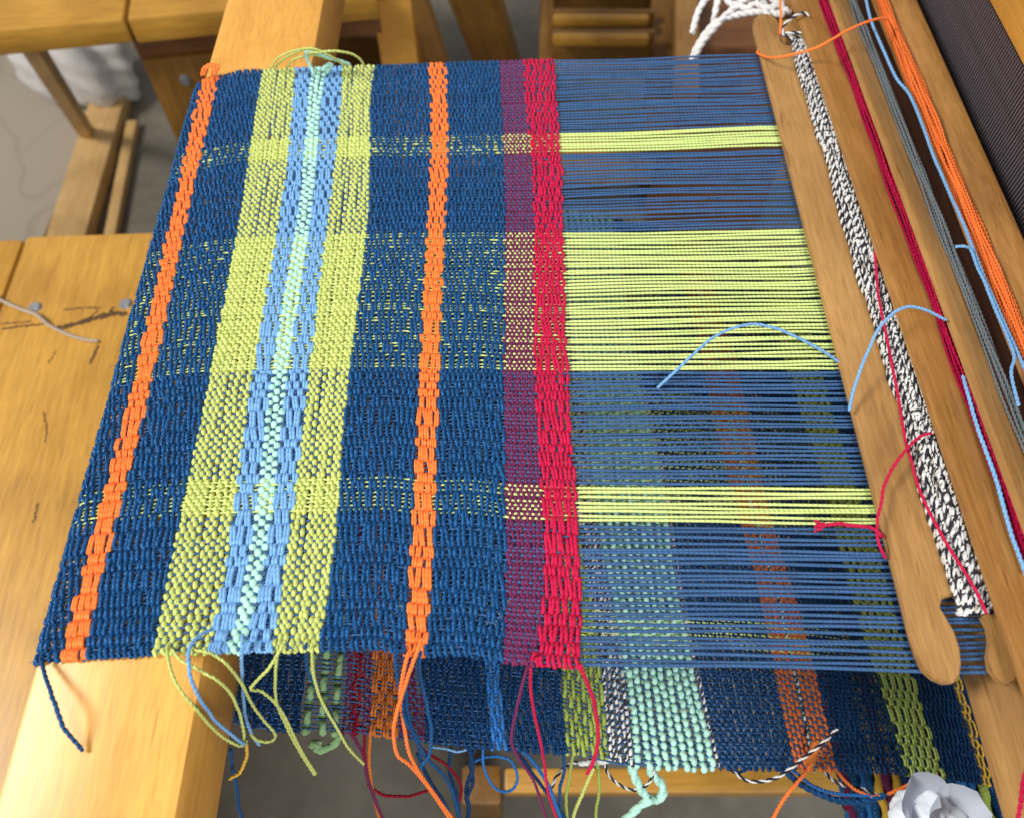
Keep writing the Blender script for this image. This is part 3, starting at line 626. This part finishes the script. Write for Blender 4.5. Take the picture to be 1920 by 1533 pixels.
# ends of the lower run
tail([(652, 1362, .70), (682, 1418, .68), (692, 1470, .66), (722, 1545, .62)], 'plum', .0011); tail([(684, 1362, .70), (684, 1420, .68), (688, 1452, .66), (700, 1480, .65)], 'dred', .0010)
tail([(694, 1366, .70), (693, 1430, .675), (702, 1500, .64), (715, 1545, .62)], 'rust', .0011); tail([(600, 1395, .70), (590, 1392, .70), (585, 1398, .69), (604, 1405, .69), (630, 1390, .695), (634, 1378, .70)], 'sage', .0026, pitch=.018)
tail([(690, 1470, .65), (720, 1490, .645), (765, 1492, .64), (806, 1480, .64)], 'dred', .0010)
tail([(776, 1372, .695), (790, 1402, .685), (835, 1432, .67), (864, 1470, .65), (862, 1500, .64)], 'dred', .0010)
tail([(782, 1412, .69), (805, 1460, .67), (835, 1510, .64), (845, 1550, .62)], 'dnavy', .0012); tail([(845, 1402, .685), (845, 1450, .66), (858, 1500, .64), (862, 1550, .61)], 'dnavy', .0012)
tail([(880, 1402, .685), (885, 1440, .67), (873, 1480, .65), (880, 1520, .63), (868, 1555, .61)], 'dnavy', .0015); tail([(890, 1402, .685), (882, 1430, .67), (886, 1465, .66), (878, 1490, .65)], 'dnavy', .0012)
tail([(812, 1400, .69), (840, 1404, .688), (862, 1408, .686), (876, 1404, .685)], 'blue', .0008); tail([(432, 1405, .72), (438, 1450, .70), (446, 1500, .68), (455, 1545, .66)], 'navy', .0012)
tail([(462, 1395, .735), (462, 1420, .725), (452, 1445, .715), (430, 1460, .71)], 'yellow', .0010)
tail([(905, 1400, .68), (908, 1440, .67), (930, 1478, .655), (958, 1482, .65), (972, 1458, .655), (962, 1430, .665), (935, 1418, .67), (905, 1420, .672), (880, 1432, .67)], 'bblue', .0009)
tail([(955, 1394, .682), (990, 1415, .672), (1025, 1465, .65), (1045, 1515, .63), (1060, 1550, .61)], 'bblue', .0013); tail([(960, 1400, .68), (1000, 1450, .655), (1060, 1535, .62)], 'dnavy', .0012)
tail([(1056, 1412, .67), (1056, 1450, .655), (1048, 1490, .64), (1050, 1545, .61)], 'navy', .0011)
tail([(1078, 1398, .67), (1068, 1450, .655), (1063, 1500, .635), (1064, 1550, .61)], 'moss', .0010); tail([(1120, 1432, .66), (1124, 1475, .645), (1118, 1520, .625), (1118, 1550, .61)], 'moss', .0010)
tail([(1112, 1440, .66), (1095, 1480, .645), (1075, 1530, .625), (1068, 1550, .61)], 'lime', .0012); tail([(1060, 1350, .672), (1085, 1380, .667), (1110, 1398, .664), (1140, 1408, .66)], 'moss', .0011)
tail([(1175, 1300, .662), (1200, 1345, .662), (1220, 1395, .66), (1226, 1435, .65), (1215, 1468, .64), (1190, 1480, .635), (1160, 1470, .64), (1140, 1450, .645), (1134, 1425, .65)], 'white', .0011, mat2='black', pitch=.008)
tail([(1150, 1418, .657), (1110, 1425, .655), (1070, 1432, .65), (1045, 1452, .645), (1035, 1475, .64)], 'white', .0011, mat2='black', pitch=.009); tail([(1150, 1420, .658), (1120, 1428, .656), (1085, 1430, .655)], 'white', .0020)
tail([(1182, 1415, .655), (1188, 1450, .645), (1205, 1485, .632), (1226, 1503, .626), (1242, 1492, .628), (1240, 1470, .635), (1222, 1448, .645), (1212, 1418, .652)], 'mint', .0030, pitch=.02)
tail([(1222, 1500, .63), (1196, 1512, .625), (1160, 1550, .61)], 'mint', .0028, pitch=.02)
tail([(1322, 1290, .652), (1330, 1345, .652), (1348, 1395, .650), (1366, 1432, .645), (1395, 1460, .642), (1428, 1464, .645), (1465, 1453, .652), (1505, 1422, .66), (1540, 1395, .668), (1570, 1366, .672)], 'white', .0012, mat2='black', pitch=.009)
tail([(1372, 1420, .648), (1368, 1440, .643), (1385, 1448, .64), (1402, 1440, .64), (1404, 1424, .645), (1392, 1416, .65), (1372, 1422, .65)], 'navy', .0011)
tail([(1440, 1425, .645), (1475, 1448, .635), (1505, 1472, .625), (1555, 1495, .615), (1610, 1503, .61), (1660, 1490, .61)], 'navy', .0022, pitch=.012)
tail([(1450, 1422, .645), (1480, 1440, .64), (1520, 1470, .625), (1570, 1488, .615), (1640, 1492, .61)], 'bblue', .0012)
tail([(1525, 1402, .65), (1518, 1430, .645), (1498, 1460, .635), (1470, 1500, .625), (1440, 1550, .61)], 'orange', .0013); tail([(1532, 1390, .652), (1526, 1410, .652), (1518, 1432, .648)], 'rust', .003, pitch=.01)
tail([(1558, 1425, .63), (1575, 1452, .62), (1602, 1478, .612), (1640, 1490, .61), (1680, 1482, .61), (1705, 1470, .61)], 'orange', .0012)
tail([(1538, 1435, .63), (1556, 1456, .62), (1582, 1472, .612), (1620, 1480, .606), (1650, 1492, .60)], 'white', .0013, mat2='black', pitch=.010)
# far selvage: the pale ends arching over the beam edge
tail([(508, 128, .8035), (520, 110, .814), (545, 97, .822), (575, 91, .825), (595, 93, .825), (625, 108, .818), (645, 124, .806)], 'lime')
tail([(516, 128, .8035), (530, 112, .812), (555, 99, .82), (580, 92, .824), (610, 100, .82), (630, 112, .814)], 'lime')
tail([(538, 128, .8035), (548, 114, .81), (566, 106, .815), (590, 104, .817), (618, 112, .812)], 'lime')
tail([(684, 126, .8035), (676, 112, .812), (660, 101, .818), (635, 96, .822), (605, 98, .823), (580, 99, .822)], 'lime', .0010)
tail([(589, 140, .8045), (580, 118, .812), (573, 104, .818), (578, 96, .82), (592, 98, .82), (612, 106, .816), (636, 114, .811), (656, 121, .805)], 'mint', .0014, pitch=.009)
tail([(604, 132, .8045), (612, 124, .808), (622, 122, .806), (612, 136, .803)], 'mint', .0018, pitch=.009)
for k in range(3):
    tail([(402-k*3, 142, .803), (410-k*6, 124+k, .806), (392, 121+k*2, .8065), (381+k*3, 128+k, .804), (377+k*3, 142, .799)], 'orange', .0008)

# ------------------------------------------------------------------ stick shuttles lying on the warp in front of the reed
def end_outline(wd):                               # one end, from the left edge to the right edge, w measured from the tip
    k = wd/.046
    pts = [(.0, .045), (-.0002, .022), (.0003, .0135), (.002, .006), (.0058, .002), (.010, .0001), (.0142, .0002), (.0176, .0031), (.0200, .0085), (.0214, .0158), (.0210, .0232),
           (.0192, .0295), (.0176, .0347), (.0200, .0395), (.0260, .0405), (.0318, .0385), (.0362, .0322), (.0380, .0256), (.0372, .0195), (.0338, .0122), (.0330, .0062), (.0352, .0016), (.0390, -.0010), (.0430, .001), (.0455, .006), (.0462, .014), (.046, .045)]
    return [(u*k, v) for u, v in pts]
def shuttle(name, label, xl, zl, xr, zr, y0, y1, mat, chamfer, drop, th=.0052, rz=0.0):
    wd = math.hypot(xr-xl, zr-zl); sh = empty(name, ((xl+xr)/2, (y0+y1)/2, (zl+zr)/2)); tag(sh, label, 'shuttle', 'stick shuttles lying on the warp')
    tilt = math.atan2(zr-zl, xr-xl); Ln = y1-y0; sh.rotation_euler = (0, -tilt, rz)
    eo = end_outline(wd); ring = [(u-wd/2, -Ln/2+v) for u, v in eo] + [(u-wd/2, Ln/2-v) for u, v in reversed(eo)]
    bm = bmesh.new(); vs = [bm.verts.new((u, v, 0)) for u, v in ring]; f = bm.faces.new(vs)
    if f.normal.z < 0 or f.calc_area() == 0: bmesh.ops.reverse_faces(bm, faces=[f])
    for c in (chamfer*.45, chamfer):
        for s_ in (-1, 1): bmesh.ops.bisect_plane(bm, geom=bm.verts[:]+bm.edges[:]+bm.faces[:], plane_co=(s_*(wd/2-c), 0, 0), plane_no=(1, 0, 0))
    bmesh.ops.triangulate(bm, faces=bm.faces[:]); bmesh.ops.recalc_face_normals(bm, faces=bm.faces[:])
    if sum(f.normal.z for f in bm.faces) < 0: bmesh.ops.reverse_faces(bm, faces=bm.faces[:])
    ret = bmesh.ops.extrude_face_region(bm, geom=bm.faces[:])
    newv = [e for e in ret['geom'] if isinstance(e, bmesh.types.BMVert)]; nv = set(newv)
    for v in bm.verts:
        d = min(1.0, (wd/2-abs(v.co.x))/chamfer); k = math.sqrt(max(0, 1-(1-d)**2))
        if v in nv: v.co.z = -drop*(1-k)
        else: v.co.z = -th+drop*.4*(1-k)
    bmesh.ops.recalc_face_normals(bm, faces=bm.faces[:])
    bmesh.ops.bevel(bm, geom=[e for e in bm.edges if e.calc_face_angle(0) > .9], offset=.0007, segments=2, affect='EDGES')
    me = bpy.data.meshes.new('shuttle_blank'); bm.to_mesh(me); bm.free()
    me.polygons.foreach_set('use_smooth', [True]*len(me.polygons)); me.set_sharp_from_angle(angle=math.radians(35))
    link('blank', me, mat, sh); return sh, wd, Ln
def strands(sh, wd, Ln, spec, u0, u1, layers, r, pitch, hump=.0, wob=0.0, ends=True, name='yarn_strand', zig=.0006, sides=4):
    """yarn wound lengthwise: strands side by side, gathered where they enter the notches"""
    n = spec['n']
    for k in range(n):
        t = (k+.5)/n; lay = k % layers
        u = u0+(u1-u0)*t; c = (u0+u1)/2; L2 = Ln/2-.035
        ys = np.linspace(-L2, L2, 60); edge = np.clip((L2-np.abs(ys))/.05, 0, 1)
        ph = RNG.random(3)*6
        us = c+(u-c)*(.80+.20*edge**.6)+zig*np.sin(ys*38+ph[0])+zig*.8*np.sin(ys*95+ph[1])
        zs = r*1.0+lay*r*1.55+hump*math.sin(math.pi*t)+.0004*np.sin(ys*60+ph[2]); zs = zs*(.5+.5*np.clip(edge*3, 0, 1))
        P = np.stack([us, ys, zs], 1)
        if ends:                                    # round the bottom of the notch
            P = np.vstack([[us[0], -L2-.0035, -.002], [us[0], -L2-.0022, .0005], P, [us[-1], L2+.0022, .0005], [us[-1], L2+.0035, -.002]])
        mats = spec['mats'][k % len(spec['mats'])]
        mb = MB(); mb.ply2(P, r, pitch*random.uniform(.85, 1.2), (0, 1), sides, 5, wob); mb.build(name, [YM[mats[0]], YM[mats[1]]], sh)
s1, w1, L1 = shuttle('stick_shuttle', 'flat stick shuttle wound with black and white marled yarn, lying on the bare warp', .1855, .8058, .2305, .8065, .082, .586, W_SHUT, .006, .0014)
strands(s1, w1, L1, {'n': 27, 'mats': [('white', 'black'), ('bw', 'white'), ('white', 'black'), ('bw', 'black'), ('beige', 'black'), ('bw', 'white')]}, .0012, .0205, 3, .00118, .0060, .0012, .34, zig=.0007, sides=5)
s2, w2, L2 = shuttle('stick_shuttle', 'stick shuttle wound with magenta yarn, overlapping the one with marled yarn', .2198, .8195, .2573, .8078, -.07, .72, W_SHUT2, .010, .0040, rz=.015)
strands(s2, w2, L2, {'n': 9, 'mats': [('magenta', 'magenta'), ('magenta', 'magenta'), ('red', 'magenta')]}, .0030, .0085, 3, .00085, .006, .0012, .05)
s3, w3, L3 = shuttle('stick_shuttle', 'stick shuttle wound with grey yarn, between magenta and orange wound shuttles', .2450, .8228, .2710, .8090, -.05, .74, W_SHUT, .008, .0030, rz=.010)
strands(s3, w3, L3, {'n': 6, 'mats': [('grey', 'grey')]}, .0035, .0080, 3, .00085, .006, .001, .05)
s4, w4, L4 = shuttle('stick_shuttle', 'stick shuttle wound with thick orange yarn, leaning against the reed', .2815, .8085, .3085, .8200, -.03, .75, W_SHUT2, .007, .0020)
strands(s4, w4, L4, {'n': 14, 'mats': [('orange', 'orange')]}, -.0125, -.0045, 3, .00090, .006, .0025, .05)
stick = empty('gap_shade_strip', (.274, .345, .804)); tag(stick, 'added dark strip standing in for the shadow between the grey and the orange wound shuttles', 'stick')  # added strip; its near-black colour stands in for shade in this gap
W_GAPSHADE = wood('gap_shade_brown', (.040, .016, .008), (.014, .006, .003), 'Y', .5, .3, 1.3, .03)
box('shade_strip_box', (0, 0, 0), (.024, .80, .005), W_GAPSHADE, stick, .002)
def stail(sh, *a, **k):
    o = tail(*a, par=None, org=np.zeros(3), **k); o.parent = sh
    o.matrix_parent_inverse = Matrix.LocRotScale(sh.location, sh.rotation_euler.to_quaternion(), None).inverted(); return o
stail(s4, [(1665, 36, .826), (1650, 35, .829), (1625, 42, .832), (1590, 58, .833), (1555, 78, .832), (1520, 93, .828), (1480, 103, .822), (1445, 108, .814), (1424, 102, .807), (1420, 97, .804), (1430, 92, .8015)], 'orange', r=.00105, name='loose_yarn')
stail(s4, [(1462, -40, .835), (1463, 0, .828), (1465, 40, .818), (1464, 62, .812), (1470, 68, .808)], 'orange', r=.00095, name='loose_yarn')
stail(s1, [(1486, 74, .81), (1470, 66, .812), (1467, 55, .814), (1478, 40, .818), (1495, 28, .82), (1507, 25, .82), (1516, 30, .818)], 'white', mat2='black', r=.0013, pitch=.009, name='loose_yarn')
stail(s1, [(1468, 66, .811), (1480, 62, .813), (1500, 62, .814), (1518, 66, .812), (1524, 68, .81)], 'white', mat2='black', r=.0013, pitch=.009, name='loose_yarn')
stail(s1, [(1468, 68, .811), (1485, 68, .812), (1500, 70, .812), (1510, 74, .81)], 'beige', mat2='black', r=.0013, pitch=.009, name='loose_yarn')
# red yarn trailing over the marled shuttle
stail(s2, [(1640, 470, .8145), (1646, 545, .8155), (1660, 620, .8155), (1676, 700, .8155), (1692, 790, .815), (1706, 850, .815), (1730, 930, .815), (1770, 1010, .815), (1808, 1070, .815), (1832, 1110, .8155), (1850, 1150, .812)], 'red', r=.00085, name='loose_yarn')
stail(s2, [(1746, 811, .8155), (1725, 818, .8165), (1703, 838, .8165), (1680, 868, .815), (1660, 905, .813), (1650, 950, .812), (1645, 990, .811), (1648, 1020, .81), (1660, 1045, .805)], 'red', r=.00085, name='loose_yarn')
stail(s2, [(1656, 1006, .806), (1640, 992, .805), (1610, 985, .8045), (1580, 982, .804), (1548, 984, .804), (1532, 985, .8035)], 'red', r=.0011, name='loose_yarn')
for k in range(7):
    stail(s2, [(1552, 984, .804), (1540, 984+(k-3)*1.5, .8045), (1526+k % 3*2, 985+(k-3)*3.6, .8035)], 'red', r=.00045, name='loose_fibre', pitch=.01)
stail(s2, [(1930, 1420, .80), (1918, 1470, .80), (1906, 1550, .80)], 'red', r=.0010, name='loose_yarn')
# sky blue yarn arching over the warp and over the shuttles
stail(s3, [(1233, 727, .802), (1262, 700, .806), (1300, 664, .812), (1345, 628, .816), (1400, 610, .818), (1450, 616, .817), (1500, 635, .813), (1540, 656, .808), (1574, 680, .8025), (1590, 695, .8005)], 'blue', r=.00095, name='loose_yarn')
stail(s3, [(1592, 770, .8085), (1602, 728, .815), (1625, 665, .824), (1648, 615, .830), (1675, 586, .832), (1700, 575, .832), (1735, 582, .829), (1773, 600, .822)], 'blue', r=.00095, name='loose_yarn')
stail(s3, [(1618, -30, .826), (1632, 35, .824), (1655, 90, .822), (1680, 145, .820), (1705, 178, .819), (1728, 230, .818), (1750, 290, .818), (1775, 350, .818), (1800, 405, .818), (1815, 440, .819), (1845, 520, .819), (1880, 600, .819), (1925, 700, .819)], 'blue', r=.0011, name='loose_yarn')
stail(s3, [(1792, 463, .822), (1808, 462, .823), (1822, 470, .821), (1832, 500, .82), (1848, 535, .82), (1862, 570, .82), (1900, 660, .82), (1896, 700, .82), (1910, 760, .82)], 'blue', r=.0010, name='loose_yarn')
stail(s2, [(1806, 705, .8165), (1830, 790, .8165), (1860, 880, .8165), (1890, 980, .8165), (1925, 1080, .8165)], 'blue', r=.0011, name='loose_yarn')

# ------------------------------------------------------------------ cloth roll below, paper flower on its end
roll = empty('cloth_roll', (.335, .285, .478)); tag(roll, 'roll of finished cloth with yellow, plum and navy yarn edges under the beater', 'cloth roll')
RR = .066
cols = ['navy', 'bblue', 'dnavy', 'yellow', 'plum', 'yellow', 'navy', 'bblue', 'navy', 'navy', 'plum', 'magenta', 'bblue', 'dnavy', 'moss', 'navy', 'bblue', 'dnavy', 'plum']
for k in range(58):
    t = 2*math.pi*k/58; c_ = cols[k % len(cols)] if math.cos(t) < .3 else 'dnavy'
    ys = np.linspace(-.245-.004*random.random(), .10, 60)
    rr = RR+.0018*np.where((np.arange(60)//2+k) % 2 == 0, 1, -1)*.9
    P = np.stack([rr*math.cos(t), ys, rr*math.sin(t)], 1)
    mb = MB(); mb.tube(P, .0036, np.array([math.cos(t), 0, math.sin(t)]), 6); mb.build('yarn_edge', YM[c_], roll)
mb = MB(); mb.tube(np.array([[0, -.26, 0], [0, .22, 0]]), .0625, (0, 0, 1), 28); mb.build('core', YM['dnavy'], roll)
pf = pz(1738, 1548, .62)
bm = bmesh.new(); bmesh.ops.create_icosphere(bm, subdivisions=5, radius=1)
for v in bm.verts:
    d = v.co.normalized(); az = math.atan2(d.y, d.x)
    k = 1+.13*abs(math.sin(2.5*az+1.6*d.z))**.6-.10*abs(math.sin(3.1*d.x-2.2*d.y+1.2))**.5+.05*abs(math.sin(7*d.y+5*d.z))+.02*math.sin(17*d.x+11*d.y)
    v.co = d*.0215*k
me = bpy.data.meshes.new('paper_flower'); bm.to_mesh(me); bm.free(); me.polygons.foreach_set('use_smooth', [True]*len(me.polygons))
PAPER = plain('white_paper', (.84, .89, .99), .65, .02, 40)
flower = empty('paper_flower', tuple(pf)); tag(flower, 'crumpled white paper flower beside the lower cloth edge', 'paper flower')
link('crumpled_core', me, PAPER, flower)
def petal(az, el, size, curl):
    bm = bmesh.new(); n = 7; grid = []
    for i in range(n):
        row = []
        for j in range(n):
            u, v = i/(n-1)-.5, j/(n-1)
            wdt = math.sin(math.pi*min(.97, .12+.8*v))**.7
            row.append(bm.verts.new((u*size*wdt*1.15, v*size, curl*size*(u*u*2.2+.45*v*v)+random.uniform(-1, 1)*.0002)))
        grid.append(row)
    for i in range(n-1):
        for j in range(n-1): bm.faces.new((grid[i][j], grid[i+1][j], grid[i+1][j+1], grid[i][j+1]))
    bmesh.ops.solidify(bm, geom=bm.faces[:], thickness=.0003)
    me = bpy.data.meshes.new('petal'); bm.to_mesh(me); bm.free(); me.polygons.foreach_set('use_smooth', [True]*len(me.polygons)); me.set_sharp_from_angle(angle=math.radians(50)); o = link('petal', me, PAPER, flower)
    o.matrix_local = Matrix.Rotation(az, 4, 'Z') @ Matrix.Rotation(el, 4, 'X') @ Matrix.Translation((0, .006, .004))
for k in range(4): petal(k*1.57+.4, .40+.15*(k % 3), .030, .40)
petal(1.3, .95, .027, .4)
